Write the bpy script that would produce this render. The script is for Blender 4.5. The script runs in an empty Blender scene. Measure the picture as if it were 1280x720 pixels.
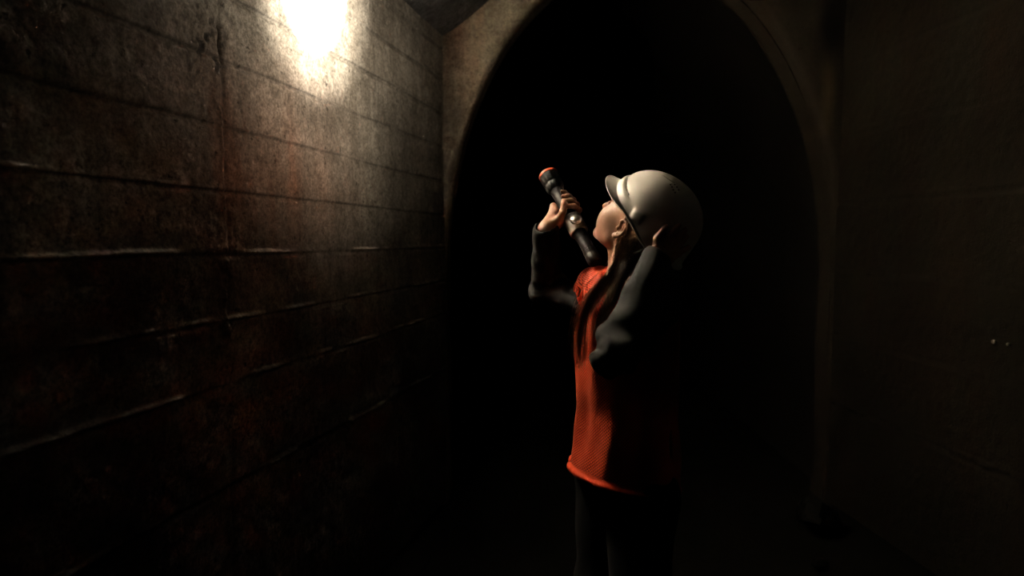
import bpy, bmesh, math, random
import numpy as np
from mathutils import Vector, Matrix

random.seed(7)
RNG = np.random.default_rng(11)
sc = bpy.context.scene
COL = sc.collection
pi = math.pi

# ---------------------------------------------------------------- camera
CAM_H = 1.50
FPX = 853.3
PITCH = math.atan(61 / FPX)
cp, sp = math.cos(PITCH), math.sin(PITCH)


def at(u, v, Y):
    """World point at depth Y seen in direction (u, v) of the 1280x720 survey photo."""
    a = (u - 640) / FPX
    b = (360 - v) / FPX
    d = np.array([a, cp + b * sp, -sp + b * cp])
    p = d * (Y / d[1])
    return np.array([p[0], p[1], p[2] + CAM_H])


cam_d = bpy.data.cameras.new('camera')
cam_d.sensor_width = 36
cam_d.lens = 24
cam_d.clip_start = 0.05
cam_d.dof.use_dof = True
cam_d.dof.focus_distance = 2.0
cam_d.dof.aperture_fstop = 2.2
cam = bpy.data.objects.new('camera', cam_d)
COL.objects.link(cam)
cam.location = (0, 0, CAM_H)
cam.rotation_euler = (pi / 2 - PITCH, 0, 0)
sc.camera = cam


# ---------------------------------------------------------------- helpers
def tag(o, label=None, cat=None, group=None, kind=None):
    if label: o['label'] = label
    if cat: o['category'] = cat
    if group: o['group'] = group
    if kind: o['kind'] = kind
    return o


def empty(name, loc):
    o = bpy.data.objects.new(name, None)
    o.location = loc
    o.empty_display_size = 0.1
    COL.objects.link(o)
    return o


def mesh_obj(name, verts, faces, mat, parent=None, origin=(0, 0, 0), smooth=True):
    """Link verts (world) and faces as ONE mesh object whose origin sits at `origin`."""
    verts = np.asarray(verts, dtype=np.float64)
    org = np.asarray(origin, dtype=np.float64)
    me = bpy.data.meshes.new(name)
    if isinstance(faces, np.ndarray):
        nf, k = faces.shape
        me.vertices.add(len(verts))
        me.vertices.foreach_set('co', (verts - org).astype(np.float32).ravel())
        me.loops.add(nf * k)
        me.loops.foreach_set('vertex_index', faces.astype(np.int32).ravel())
        me.polygons.add(nf)
        me.polygons.foreach_set('loop_start', np.arange(0, nf * k, k, dtype=np.int32))
        me.update(calc_edges=True)
        me.validate()
    else:
        me.from_pydata([tuple(v) for v in (verts - org)], [], faces)
        me.update()
    if smooth:
        me.polygons.foreach_set('use_smooth', np.ones(len(me.polygons), dtype=bool))
    o = bpy.data.objects.new(name, me)
    COL.objects.link(o)
    if parent is not None:
        o.parent = parent
        pl = np.array(parent_world(parent))
        o.location = tuple(org - pl)
    else:
        o.location = tuple(org)
    if mat is not None:
        me.materials.append(mat)
    return o


def parent_world(p):
    l = np.array(p.location)
    while p.parent is not None:
        p = p.parent
        l = l + np.array(p.location)
    return l


def unit(v):
    v = np.asarray(v, float)
    return v / np.linalg.norm(v)


# ---------------------------------------------------------------- materials
def new_mat(name):
    m = bpy.data.materials.new(name)
    m.use_nodes = True
    nt = m.node_tree
    b = nt.nodes['Principled BSDF']
    return m, nt, b


def N(nt, typ, **kw):
    n = nt.nodes.new(typ)
    for k, v in kw.items():
        if k in n.inputs:
            n.inputs[k].default_value = v
        else:
            setattr(n, k, v)
    return n


def L(nt, a, b):
    nt.links.new(a, b)


def ramp(nt, fac, stops):
    r = nt.nodes.new('ShaderNodeValToRGB')
    cr = r.color_ramp
    cr.elements[0].position, cr.elements[0].color = stops[0][0], (*stops[0][1], 1)
    cr.elements[1].position, cr.elements[1].color = stops[1][0], (*stops[1][1], 1)
    for p, c in stops[2:]:
        e = cr.elements.new(p)
        e.color = (*c, 1)
    L(nt, fac, r.inputs[0])
    return r.outputs[0]


def math_n(nt, op, a, b=None, c=None):
    n = nt.nodes.new('ShaderNodeMath')
    n.operation = op
    for i, x in enumerate((a, b, c)):
        if x is None: continue
        if isinstance(x, (int, float)):
            n.inputs[i].default_value = x
        else:
            L(nt, x, n.inputs[i])
    return n.outputs[0]


def mixc(nt, fac, a, b, mode='MIX'):
    n = nt.nodes.new('ShaderNodeMix')
    n.data_type = 'RGBA'
    n.blend_type = mode
    for s, x in ((n.inputs[0], fac), (n.inputs[6], a), (n.inputs[7], b)):
        if isinstance(x, (int, float)):
            s.default_value = x
        elif isinstance(x, tuple):
            s.default_value = (*x, 1)
        else:
            L(nt, x, s)
    return n.outputs[2]


def noise_tex(nt, vec, scale, detail=4, rough=0.55, dist=0.0):
    n = N(nt, 'ShaderNodeTexNoise')
    n.inputs['Scale'].default_value = scale
    n.inputs['Detail'].default_value = detail
    n.inputs['Roughness'].default_value = rough
    n.inputs['Distortion'].default_value = dist
    if vec is not None: L(nt, vec, n.inputs['Vector'])
    return n.outputs[0]


def mapping(nt, vec, scale=(1, 1, 1), loc=(0, 0, 0)):
    n = N(nt, 'ShaderNodeMapping')
    n.inputs['Scale'].default_value = scale
    n.inputs['Location'].default_value = loc
    L(nt, vec, n.inputs['Vector'])
    return n.outputs[0]


def bump(nt, h, strength, dist, bsdf, prev=None):
    n = N(nt, 'ShaderNodeBump')
    n.inputs['Strength'].default_value = strength
    n.inputs['Distance'].default_value = dist
    L(nt, h, n.inputs['Height'])
    if prev is not None: L(nt, prev, n.inputs['Normal'])
    L(nt, n.outputs[0], bsdf.inputs['Normal'])
    return n.outputs[0]


def plain(name, color, rough=0.5, metal=0.0, nscale=60, namt=0.15, bstr=0.1, bdist=0.001, spec=None):
    m, nt, b = new_mat(name)
    tc = N(nt, 'ShaderNodeTexCoord')
    n = noise_tex(nt, tc.outputs['Object'], nscale, 3)
    dark = tuple(c * (1 - namt) for c in color)
    lite = tuple(min(1, c * (1 + namt)) for c in color)
    L(nt, ramp(nt, n, [(0.3, dark), (0.7, lite)]), b.inputs['Base Color'])
    b.inputs['Roughness'].default_value = rough
    b.inputs['Metallic'].default_value = metal
    if spec is not None: b.inputs['Specular IOR Level'].default_value = spec
    bump(nt, n, bstr, bdist, b)
    return m


def concrete(name, base=(0.30, 0.25, 0.19), stain=True, joint_s=None, shade_x=None):
    """Old board-marked concrete: blotches, run-off streaks, rust, pores, painted shade."""
    m, nt, b = new_mat(name)
    tc = N(nt, 'ShaderNodeTexCoord')
    O = tc.outputs['Object']
    big = noise_tex(nt, O, 1.6, 5, 0.6)
    mid = noise_tex(nt, O, 9, 6, 0.65)
    fine = noise_tex(nt, O, 110, 4, 0.65)
    grit = noise_tex(nt, O, 42, 5, 0.7)
    streak = noise_tex(nt, mapping(nt, O, (9, 9, 0.9)), 1.5, 5, 0.6)
    d = tuple(c * 0.42 for c in base)
    l = tuple(min(1, c * 1.35) for c in base)
    c1 = ramp(nt, big, [(0.32, d), (0.68, l)])
    c2 = ramp(nt, mid, [(0.3, (0.45, 0.43, 0.40)), (0.66, (1.0, 1.0, 1.0))])
    c = mixc(nt, 0.8, c1, c2, 'MULTIPLY')
    c3 = ramp(nt, streak, [(0.36, (0.42, 0.38, 0.33)), (0.6, (1, 1, 1))])
    c = mixc(nt, 0.38, c, c3, 'MULTIPLY')
    pale = ramp(nt, noise_tex(nt, mapping(nt, O, (14, 14, 1.6), (3.1, 0, 0.7)), 1.2, 4, 0.5),
                [(0.62, (0, 0, 0)), (0.72, (1, 1, 1))])
    c = mixc(nt, math_n(nt, 'MULTIPLY', pale, 0.28), c, tuple(min(1, x * 1.5) for x in base))
    pores = ramp(nt, noise_tex(nt, O, 34, 3, 0.5), [(0.27, (0.10, 0.09, 0.08)), (0.35, (1, 1, 1))])
    c = mixc(nt, 0.8, c, pores, 'MULTIPLY')
    fc = ramp(nt, fine, [(0.34, (0.5, 0.5, 0.5)), (0.64, (1.25, 1.25, 1.25))])
    c = mixc(nt, 0.85, c, fc, 'MULTIPLY')
    c = mixc(nt, 0.8, c, ramp(nt, grit, [(0.34, (0.42, 0.40, 0.38)), (0.60, (1.15, 1.15, 1.15))]), 'MULTIPLY')
    if stain:
        sep = N(nt, 'ShaderNodeSeparateXYZ')
        L(nt, O, sep.inputs[0])
        rn = noise_tex(nt, mapping(nt, O, (4.5, 4.5, 0.8), (1.3, 0, 4)), 1.1, 5, 0.6)
        rust = ramp(nt, rn, [(0.46, (0, 0, 0)), (0.66, (1, 1, 1))])
        if joint_s is not None:
            # rust water weeps out of the vertical joint and below the upper boards
            dj = math_n(nt, 'ABSOLUTE', math_n(nt, 'SUBTRACT', sep.outputs[0], joint_s + 0.18))
            near = math_n(nt, 'SUBTRACT', 1.0, math_n(nt, 'DIVIDE', dj, 0.80))
            near = math_n(nt, 'MAXIMUM', near, 0.0)
            hz = math_n(nt, 'ABSOLUTE', math_n(nt, 'SUBTRACT', sep.outputs[2], 1.68))
            hz = math_n(nt, 'MAXIMUM', math_n(nt, 'SUBTRACT', 1.0, math_n(nt, 'DIVIDE', hz, 0.46)), 0.0)
            w = math_n(nt, 'MULTIPLY', near, hz)
            w = math_n(nt, 'MULTIPLY', w, math_n(nt, 'ADD', math_n(nt, 'MULTIPLY', rust, 0.70), 0.80))
            thin = math_n(nt, 'MAXIMUM', math_n(nt, 'SUBTRACT', 1.0, math_n(
                nt, 'DIVIDE', math_n(nt, 'ABSOLUTE', math_n(nt, 'SUBTRACT', sep.outputs[0], joint_s + 0.02)), 0.07)), 0.0)
            thin = math_n(nt, 'MULTIPLY', thin, hz)
            w = math_n(nt, 'MINIMUM', math_n(nt, 'ADD', w, math_n(nt, 'MULTIPLY', thin, 0.5)), 1.0)
        else:
            w = math_n(nt, 'MULTIPLY', rust, 0.55)
        c = mixc(nt, math_n(nt, 'MULTIPLY', w, 0.9), c, mixc(nt, 0.8, c, (1.0, 0.38, 0.20), 'MULTIPLY'))
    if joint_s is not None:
        # painted shade darkens the lower boards
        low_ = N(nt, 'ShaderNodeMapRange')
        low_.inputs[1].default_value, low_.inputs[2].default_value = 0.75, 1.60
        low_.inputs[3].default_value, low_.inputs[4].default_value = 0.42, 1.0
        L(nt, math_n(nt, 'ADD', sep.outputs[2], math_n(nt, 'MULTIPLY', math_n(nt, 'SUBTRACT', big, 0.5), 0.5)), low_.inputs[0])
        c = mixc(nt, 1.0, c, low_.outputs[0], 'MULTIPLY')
    dn = N(nt, 'ShaderNodeAttribute')
    dn.attribute_name = 'dirt'
    c = mixc(nt, math_n(nt, 'MULTIPLY', dn.outputs['Fac'], 0.90), c, (0.012, 0.010, 0.008))
    if shade_x is not None:
        # shade painted into the colour across the less lit side of the wall
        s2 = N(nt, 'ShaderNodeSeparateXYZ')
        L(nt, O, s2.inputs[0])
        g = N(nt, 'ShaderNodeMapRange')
        g.inputs[1].default_value, g.inputs[2].default_value = shade_x[0], shade_x[1]
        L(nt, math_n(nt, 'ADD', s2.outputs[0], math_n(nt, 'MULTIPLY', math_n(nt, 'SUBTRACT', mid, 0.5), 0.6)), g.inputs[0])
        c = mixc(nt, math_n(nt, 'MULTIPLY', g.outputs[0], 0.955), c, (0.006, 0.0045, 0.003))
        # lime run-off beside the right corner, and the painted shadow of a recess above it
        def near_(v_, m_, w_):
            return math_n(nt, 'MAXIMUM', math_n(nt, 'SUBTRACT', 1.0, math_n(nt, 'DIVIDE', math_n(nt, 'ABSOLUTE', math_n(nt, 'SUBTRACT', v_, m_)), w_)), 0.0)
        wx = math_n(nt, 'ADD', s2.outputs[0], math_n(nt, 'MULTIPLY', math_n(nt, 'SUBTRACT', big, 0.5), 0.10))
        lime = math_n(nt, 'MULTIPLY', near_(wx, 1.735, 0.05), math_n(nt, 'POWER', near_(s2.outputs[2], 2.30, 0.24), 0.6))
        c = mixc(nt, math_n(nt, 'MULTIPLY', lime, 0.75), c, (0.075, 0.055, 0.032))
        recess_shade = math_n(nt, 'MULTIPLY', near_(wx, 1.75, 0.09), near_(s2.outputs[2], 2.66, 0.24))
        c = mixc(nt, math_n(nt, 'MINIMUM', math_n(nt, 'MULTIPLY', recess_shade, 1.6), 0.9), c, (0.002, 0.0017, 0.0013))
    L(nt, c, b.inputs['Base Color'])
    b.inputs['Roughness'].default_value = 0.82
    b.inputs['Specular IOR Level'].default_value = 0.3 if joint_s is not None else 0.06
    h = math_n(nt, 'ADD', math_n(nt, 'MULTIPLY', grit, 0.7), math_n(nt, 'MULTIPLY', fine, 0.45))
    pr = N(nt, 'ShaderNodeSeparateColor')
    L(nt, pores, pr.inputs[0])
    h = math_n(nt, 'ADD', h, math_n(nt, 'MULTIPLY', pr.outputs[0], 0.5))
    bump(nt, h, 0.5, 0.007, b)
    return m


JOINT_S = 2.02
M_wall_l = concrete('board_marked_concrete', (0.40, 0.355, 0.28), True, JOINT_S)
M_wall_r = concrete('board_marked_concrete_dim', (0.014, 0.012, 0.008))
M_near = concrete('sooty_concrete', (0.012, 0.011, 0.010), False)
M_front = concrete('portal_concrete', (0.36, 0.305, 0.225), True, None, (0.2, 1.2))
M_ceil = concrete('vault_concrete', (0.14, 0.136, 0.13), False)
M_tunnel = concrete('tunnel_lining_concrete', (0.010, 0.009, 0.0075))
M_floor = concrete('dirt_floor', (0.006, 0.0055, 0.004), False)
M_stone = concrete('rubble_stone', (0.009, 0.0085, 0.0075), False)


def skin_mat():
    m, nt, b = new_mat('skin')
    tc = N(nt, 'ShaderNodeTexCoord')
    n = noise_tex(nt, tc.outputs['Object'], 45, 4)
    c = ramp(nt, n, [(0.3, (0.34, 0.165, 0.105)), (0.7, (0.42, 0.225, 0.155))])
    L(nt, c, b.inputs['Base Color'])
    b.inputs['Roughness'].default_value = 0.48
    b.inputs['Subsurface Weight'].default_value = 0.12
    b.inputs['Subsurface Radius'].default_value = (0.010, 0.004, 0.002)
    b.inputs['Subsurface Scale'].default_value = 0.5
    bump(nt, noise_tex(nt, tc.outputs['Object'], 400, 2), 0.12, 0.0006, b)
    return m


def cloth_mat(name, color, weave=900, rough=0.85):
    m, nt, b = new_mat(name)
    tc = N(nt, 'ShaderNodeTexCoord')
    O = tc.outputs['Object']
    n = noise_tex(nt, O, 14, 4)
    c = ramp(nt, n, [(0.3, tuple(x * 0.75 for x in color)), (0.7, tuple(x * 1.2 for x in color))])
    L(nt, c, b.inputs['Base Color'])
    b.inputs['Roughness'].default_value = rough
    b.inputs['Specular IOR Level'].default_value = 0.2
    h = math_n(nt, 'ADD', noise_tex(nt, O, weave, 2), math_n(nt, 'MULTIPLY', noise_tex(nt, mapping(nt, O, (1, 1, 0.6)), 38, 3), 1.0))
    bump(nt, h, 0.3, 0.004, b)
    return m


def vest_mat():
    """Orange knitted mesh: honeycomb of small dark openings laid on the cloth's own length/height."""
    m, nt, b = new_mat('orange_mesh_cloth')
    at_ = N(nt, 'ShaderNodeAttribute')
    at_.attribute_name = 'weave'
    sep = N(nt, 'ShaderNodeSeparateXYZ')
    L(nt, at_.outputs['Vector'], sep.inputs[0])
    U = math_n(nt, 'DIVIDE', sep.outputs[0], 0.0092)
    V = math_n(nt, 'DIVIDE', sep.outputs[1], 0.0085)

    def dots(du, dv):
        fu = math_n(nt, 'SUBTRACT', math_n(nt, 'FRACT', math_n(nt, 'ADD', U, du)), 0.5)
        fv = math_n(nt, 'SUBTRACT', math_n(nt, 'FRACT', math_n(nt, 'ADD', V, dv)), 0.5)
        fu = math_n(nt, 'MULTIPLY', fu, 1.15)
        fv = math_n(nt, 'MULTIPLY', fv, 1.15)
        return math_n(nt, 'SQRT', math_n(nt, 'ADD', math_n(nt, 'MULTIPLY', fu, fu), math_n(nt, 'MULTIPLY', fv, fv)))
    d = math_n(nt, 'MINIMUM', dots(0, 0), dots(0.5, 0.5))
    hole = ramp(nt, d, [(0.20, (1, 1, 1)), (0.30, (0, 0, 0))])
    hs = N(nt, 'ShaderNodeSeparateColor')
    L(nt, hole, hs.inputs[0])
    # bands without openings (hem tape, shoulder tape) are in the attribute's z
    hv = math_n(nt, 'MULTIPLY', hs.outputs[0], math_n(nt, 'SUBTRACT', 1.0, sep.outputs[2]))
    tc = N(nt, 'ShaderNodeTexCoord')
    n = noise_tex(nt, tc.outputs['Object'], 18, 3)
    base = ramp(nt, n, [(0.3, (0.66, 0.056, 0.012)), (0.7, (0.78, 0.078, 0.018))])
    c = mixc(nt, math_n(nt, 'MULTIPLY', hv, 0.93), base, (0.03, 0.006, 0.004))
    L(nt, c, b.inputs['Base Color'])
    b.inputs['Roughness'].default_value = 0.7
    b.inputs['Sheen Weight'].default_value = 0.0
    b.inputs['Specular IOR Level'].default_value = 0.25
    bump(nt, math_n(nt, 'SUBTRACT', 1.0, hv), 0.5, 0.003, b)
    return m


M_skin = skin_mat()
M_jacket = cloth_mat('charcoal_jacket_cloth', (0.030, 0.031, 0.032))
M_trousers = cloth_mat('black_trouser_cloth', (0.004, 0.004, 0.0045))
M_boot = plain('black_boot_leather', (0.012, 0.011, 0.010), 0.5)
M_vest = vest_mat()
M_helmet = plain('white_helmet_plastic', (0.64, 0.615, 0.57), 0.42, 0, 30, 0.03, 0.04, 0.0006)
M_helmet_dark = plain('helmet_shadow_gap', (0.05, 0.045, 0.04), 0.8)
M_strap = plain('pale_strap_webbing', (0.45, 0.43, 0.40), 0.7, 0, 300, 0.2, 0.3)
M_torch_black = plain('black_torch_rubber', (0.011, 0.011, 0.012), 0.45, 0, 220, 0.3, 0.35, 0.0015)
M_torch_silver = plain('brushed_grey_metal', (0.27, 0.26, 0.235), 0.5, 0.35, 160, 0.15, 0.15)
M_button = plain('polished_button_metal', (0.85, 0.83, 0.80), 0.33, 0.85, 90, 0.1, 0.1)
M_orange_rim = plain('orange_bezel_plastic', (0.62, 0.085, 0.03), 0.45)
M_metal = plain('pale_painted_metal', (0.22, 0.21, 0.19), 0.5)


def lens_mat():
    m, nt, b = new_mat('torch_lens_glass')
    b.inputs['Base Color'].default_value = (1.0, 0.95, 0.86, 1)
    b.inputs['Roughness'].default_value = 0.1
    b.inputs['Emission Color'].default_value = (1.0, 0.92, 0.78, 1)
    b.inputs['Emission Strength'].default_value = 6.0
    return m


def hair_mat():
    m, nt, b = new_mat('brown_hair')
    tc = N(nt, 'ShaderNodeTexCoord')
    n = noise_tex(nt, mapping(nt, tc.outputs['Object'], (60, 60, 6)), 3, 3)
    L(nt, ramp(nt, n, [(0.3, (0.10, 0.052, 0.030)), (0.75, (0.40, 0.24, 0.14))]), b.inputs['Base Color'])
    b.inputs['Roughness'].default_value = 0.42
    b.inputs['Specular IOR Level'].default_value = 0.6
    return m


M_lens = lens_mat()
M_hair = hair_mat()


# ---------------------------------------------------------------- value noise (numpy)
def vnoise(x, y, seed, per=256):
    g = np.random.default_rng(seed).random((per, per)).astype(np.float32)
    xi = np.floor(x).astype(int); yi = np.floor(y).astype(int)
    fx = x - xi; fy = y - yi
    fx = fx * fx * (3 - 2 * fx); fy = fy * fy * (3 - 2 * fy)
    a = g[xi % per, yi % per]; b = g[(xi + 1) % per, yi % per]
    c = g[xi % per, (yi + 1) % per]; d = g[(xi + 1) % per, (yi + 1) % per]
    return (a * (1 - fx) + b * fx) * (1 - fy) + (c * (1 - fx) + d * fx) * fy - 0.5


def fbm(x, y, seed, octv=4, gain=0.5):
    r = 0; amp = 1.0
    for i in range(octv):
        r = r + amp * vnoise(x * 2 ** i, y * 2 ** i, seed + i)
        amp *= gain
    return r


def grid_faces(nu, nv, flip=False):
    i = np.arange(nu - 1)[:, None] * nv + np.arange(nv - 1)[None, :]
    f = np.stack([i, i + nv, i + nv + 1, i + 1], -1).reshape(-1, 4)
    return f[:, ::-1].copy() if flip else f


# ---------------------------------------------------------------- the chamber
FRONT_Y = 3.816
WL0 = np.array([-1.292, 0.0, 0.0]); WLD = unit([0.239, 1.0, 0.0])      # left wall line
WR0 = np.array([2.174, 0.0, 0.0]); WRD = unit([-0.094, 1.0, 0.0])       # right wall line
BACK_Y = -2.0
CEIL_L = 2.61
CEIL_R = 3.12


def zz(z): return 1.5 + 0.72 * (z - 1.5)



def board_wall(name, origin, direction, s0, s1, zmax, joints, mat, side, vjoint, seed, step=0.0065):
    """Cast wall with boards: s along the wall, z up; relief in real geometry.
    side = +1: relief grows to the right of the walking direction."""
    ns = int((s1 - s0) / step) + 1
    nz = int(zmax / step) + 1
    S, Z = np.meshgrid(np.linspace(s0, s1, ns), np.linspace(0, zmax, nz), indexing='ij')
    S = S.astype(np.float32); Z = Z.astype(np.float32)
    D = 0.010 * fbm(S * 1.3, Z * 1.3, seed, 3) + 0.0024 * fbm(S * 9, Z * 14, seed + 9, 4) + 0.0028 * fbm(S * 40, Z * 40, seed + 19, 2)
    edges = [-1] + list(joints) + [9]
    rr = np.random.default_rng(seed + 50)
    for a, b in zip(edges[:-1], edges[1:]):
        for lo, hi in ([(-99, vjoint), (vjoint, 99)] if vjoint is not None else [(-99, 99)]):
            off = rr.uniform(-0.0022, 0.0022)
            tilt = rr.uniform(-0.008, 0.008)
            sel = (Z >= a) & (Z < b) & (S >= lo) & (S < hi)
            D[sel] += off + tilt * (Z[sel] - (a + b) / 2 if a > 0 and b < 5 else 0)
    dirt = np.zeros_like(D)
    for k, zj in enumerate(joints):
        w = 0.010 * fbm(S * 2.2, Z * 0 + k * 7.3, seed + 77, 4)
        dz = Z - (zj + w)
        rag = np.clip(0.30 + 2.1 * fbm(S * 4.5, Z * 0 + k * 3.1, seed + 33, 5, 0.7), 0, 1.4)
        hi_ = 1.0 if zj > 1.6 else 0.0
        D += (0.003 + 0.0110 * (1 - hi_)) * rag * np.exp(-(dz / 0.0058) ** 2)                  # cement fin squeezed out of the joint
        D -= 0.0055 * (1.15 - 0.6 * rag) * np.exp(-((dz + 0.010) / 0.0065) ** 2)   # shadow groove under it
        dirt = np.maximum(dirt, ((0.12 + 0.60 * hi_) if side > 0 else 0.95) * np.clip(1.25 - 0.6 * rag, 0.3, 1) * np.exp(-((dz + 0.005) / 0.0045) ** 2))
    if vjoint is not None:
        vj = vjoint + 0.012 * fbm(Z * 4, S * 0, seed + 91, 4)
        ds = S - vj
        rag = np.clip(0.5 + 2.0 * fbm(Z * 6, S * 0 + 1.0, seed + 92, 4, 0.7), 0, 1.6)
        D += 0.005 * rag * np.exp(-((ds + 0.010) / 0.008) ** 2)
        D -= 0.004 * np.exp(-((ds - 0.006) / 0.010) ** 2)
        low = np.clip((1.60 - Z) / 0.25, 0, 1) * np.clip((Z - 1.0) / 0.2, 0, 1)
        D += low * 0.020 * np.clip(fbm(S * 30, Z * 30, seed + 93, 3) + 0.15, 0, 1) * np.exp(-(ds / 0.06) ** 2)  # crusty weep
        # spalled notch beside the joint
        D -= 0.016 * np.exp(-(((ds + 0.004 * np.sin(Z * 90)) / 0.009) ** 2 + ((Z - 2.065) / 0.055) ** 4))
        D -= 0.006 * np.clip(fbm(S * 55, Z * 40, seed + 95, 3) + 0.05, 0, 1) * 2 * np.exp(-(((ds + 0.05) / 0.10) ** 2 + ((Z - 2.04) / 0.095) ** 2))
        dirt = np.maximum(dirt, 0.32 * np.exp(-((ds - 0.006) / 0.009) ** 2) * np.clip((2.3 - Z) / 0.2, 0, 1))
        dirt = np.maximum(dirt, 1.1 * np.exp(-(((ds + 0.004 * np.sin(Z * 90)) / 0.011) ** 2 + ((Z - 2.065) / 0.06) ** 4)))
        dirt = np.maximum(dirt, np.clip(9 * (fbm(S * 55, Z * 40, seed + 95, 3) - 0.12), 0, 1) * np.exp(-(((ds + 0.05) / 0.11) ** 2 + ((Z - 2.01) / 0.14) ** 2)))
        D -= 0.005 * np.clip(fbm(S * 55, Z * 40, seed + 96, 3) + 0.05, 0, 1) * 2 * np.exp(-(((ds + 0.06) / 0.08) ** 2 + ((Z - 1.86) / 0.075) ** 2))
    nrm = np.array([direction[1], -direction[0], 0.0]) * side
    P = origin[None, None, :] * 0 + np.stack([S, D * side * -1.0, Z], -1)
    o_faces = grid_faces(ns, nz, flip=(side < 0))
    # local frame: x along the wall, y = -normal*side, z up
    o = mesh_obj(name, P.reshape(-1, 3), o_faces, mat)
    da_ = o.data.attributes.new('dirt', 'FLOAT', 'POINT')
    da_.data.foreach_set('value', np.clip(dirt, 0, 1).astype(np.float32).ravel())
    o.location = tuple(origin)
    o.rotation_euler = (0, 0, math.atan2(direction[1], direction[0]))
    tag(o, kind='structure')
    return o


left_joints = [zz(z) for z in (0.50, 0.923, 1.185, 1.446, 1.70, 1.955, 2.21, 2.465, 2.72, 2.95)]
s_end = FRONT_Y / WLD[1]
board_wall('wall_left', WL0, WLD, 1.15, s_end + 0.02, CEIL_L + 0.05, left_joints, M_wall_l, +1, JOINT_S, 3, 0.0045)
right_joints = [0.59, 0.96, 1.33, 1.70, 2.07, 2.44, 2.81]
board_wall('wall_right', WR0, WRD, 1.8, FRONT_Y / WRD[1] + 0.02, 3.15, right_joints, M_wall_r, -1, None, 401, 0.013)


def quad(name, pts, mat):
    o = mesh_obj(name, pts, [tuple(range(len(pts)))], mat, smooth=False)
    tag(o, kind='structure')
    return o


# near stretches of the two side walls (beside and behind the photographer)
def wl(y): return WL0 + WLD * (y / WLD[1])
def wr(y): return WR0 + WRD * (y / WRD[1])
def pz(p, z): return (p[0], p[1], z)


a, b_ = wl(BACK_Y), wl(1.15 * WLD[1])
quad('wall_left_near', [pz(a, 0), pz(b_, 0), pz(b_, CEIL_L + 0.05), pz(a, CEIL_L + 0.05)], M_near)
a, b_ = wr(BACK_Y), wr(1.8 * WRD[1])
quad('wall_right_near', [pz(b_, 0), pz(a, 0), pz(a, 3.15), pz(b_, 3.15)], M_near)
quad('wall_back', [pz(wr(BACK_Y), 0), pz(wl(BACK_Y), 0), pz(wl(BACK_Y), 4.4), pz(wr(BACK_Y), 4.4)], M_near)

# vaulted ceiling springing from the left wall up over the chamber
nv, nyy = 40, 120
ys = np.linspace(BACK_Y, FRONT_Y, nyy)
V = []
for y in ys:
    l = wl(y)[0]; r = wr(y)[0]
    for k in range(nv):
        t = k / (nv - 1)
        x = l + (r - l) * t
        z = CEIL_L + (CEIL_R - CEIL_L) * t + 0.50 * math.sin(pi * t) ** 1.3
        z += 0.03 * float(fbm(np.array([x * 1.5]), np.array([y * 1.5]), 71, 3)[0])
        V.append((x, y, z))
tag(mesh_obj('ceiling', V, grid_faces(nyy, nv), M_ceil), kind='structure')

# ground: uneven trodden earth
nx, ny = 110, 190
gx, gy = np.meshgrid(np.linspace(-2.6, 3.4, nx), np.linspace(BACK_Y, 16.2, ny), indexing='ij')
gz = 0.03 * fbm(gx * 2, gy * 2, 5, 4) + 0.02 * fbm(gx * 7, gy * 7, 15, 3) - 0.02
pad = np.exp(-(((gx - 0.33) / 0.5) ** 2 + ((gy - 1.93) / 0.5) ** 2) ** 2)
gz = gz * (1 - pad)
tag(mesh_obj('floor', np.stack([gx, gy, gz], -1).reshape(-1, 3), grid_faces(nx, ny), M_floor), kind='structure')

# portal wall with the elliptical arch, then its reveal and the tunnel behind
AX, AA, AB, ZC = 0.725, 1.091, 1.737, 1.32


def arch_pts(grow=0.0, n=72, z0=-0.05):
    pts = []
    nn = 10
    for k in range(nn):
        pts.append((AX - AA - grow, z0 + (ZC - z0) * k / nn))
    for k in range(n + 1):
        t = pi - pi * k / n
        pts.append((AX + (AA + grow) * math.cos(t), ZC + (AB + grow) * math.sin(t)))
    for k in range(1, nn + 1):
        pts.append((AX + AA + grow, ZC + (z0 - ZC) * k / nn))
    return pts


def sweep(name, rows, mat, flip=False):
    V = []
    for grow, y in rows:
        for (x, z) in arch_pts(grow):
            w = 0.012 * float(fbm(np.array([x * 3.1 + y]), np.array([z * 3.1 + y * 2]), 88, 3)[0])
            V.append((x + w, y, z + w))
    n = len(arch_pts())
    o = mesh_obj(name, V, grid_faces(len(rows), n, flip), mat)
    return tag(o, kind='structure')


# front face: rings from the arch out to a big rectangle, rounded lip at the opening
rows = [(0.0, 0.07), (0.006, 0.035), (0.03, 0.008), (0.06, 0.0)]
inner = arch_pts(0.06)
V, n = [], len(inner)
for g, dy in rows:
    V += [(x, FRONT_Y + dy, z) for x, z in arch_pts(g)]
cx_, cz_ = AX, 1.2
NR = 26
for j in range(1, NR + 1):
    t = j / NR
    for (x, z), (ax_, az_) in zip(inner, inner):
        dx, dz = x - cx_, z - cz_
        if dz < 0: ox, oz = (cx_ - 1.75 if dx < 0 else cx_ + 1.75), z
        else:
            kx = 1.75 / abs(dx) if abs(dx) > 1e-6 else 1e9
            kz = 3.0 / abs(dz) if abs(dz) > 1e-6 else 1e9
            kk = min(kx, kz)
            ox, oz = cx_ + dx * kk, cz_ + dz * kk
        px_, pz_ = x + (ox - x) * t, z + (oz - z) * t
        V.append((px_, FRONT_Y + 0.02 * float(fbm(np.array([px_ * 2.5]), np.array([pz_ * 2.5]), 61, 4)[0]) * min(1, t * 4), pz_))
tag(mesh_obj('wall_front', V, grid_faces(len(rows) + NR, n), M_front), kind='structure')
sweep('trim_1', [(0.0, FRONT_Y + 0.07 + 0.17 * k / 6) for k in range(7)] + [(0.012, FRONT_Y + 0.248), (0.045, FRONT_Y + 0.255), (0.09, FRONT_Y + 0.255)], M_front)
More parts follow.
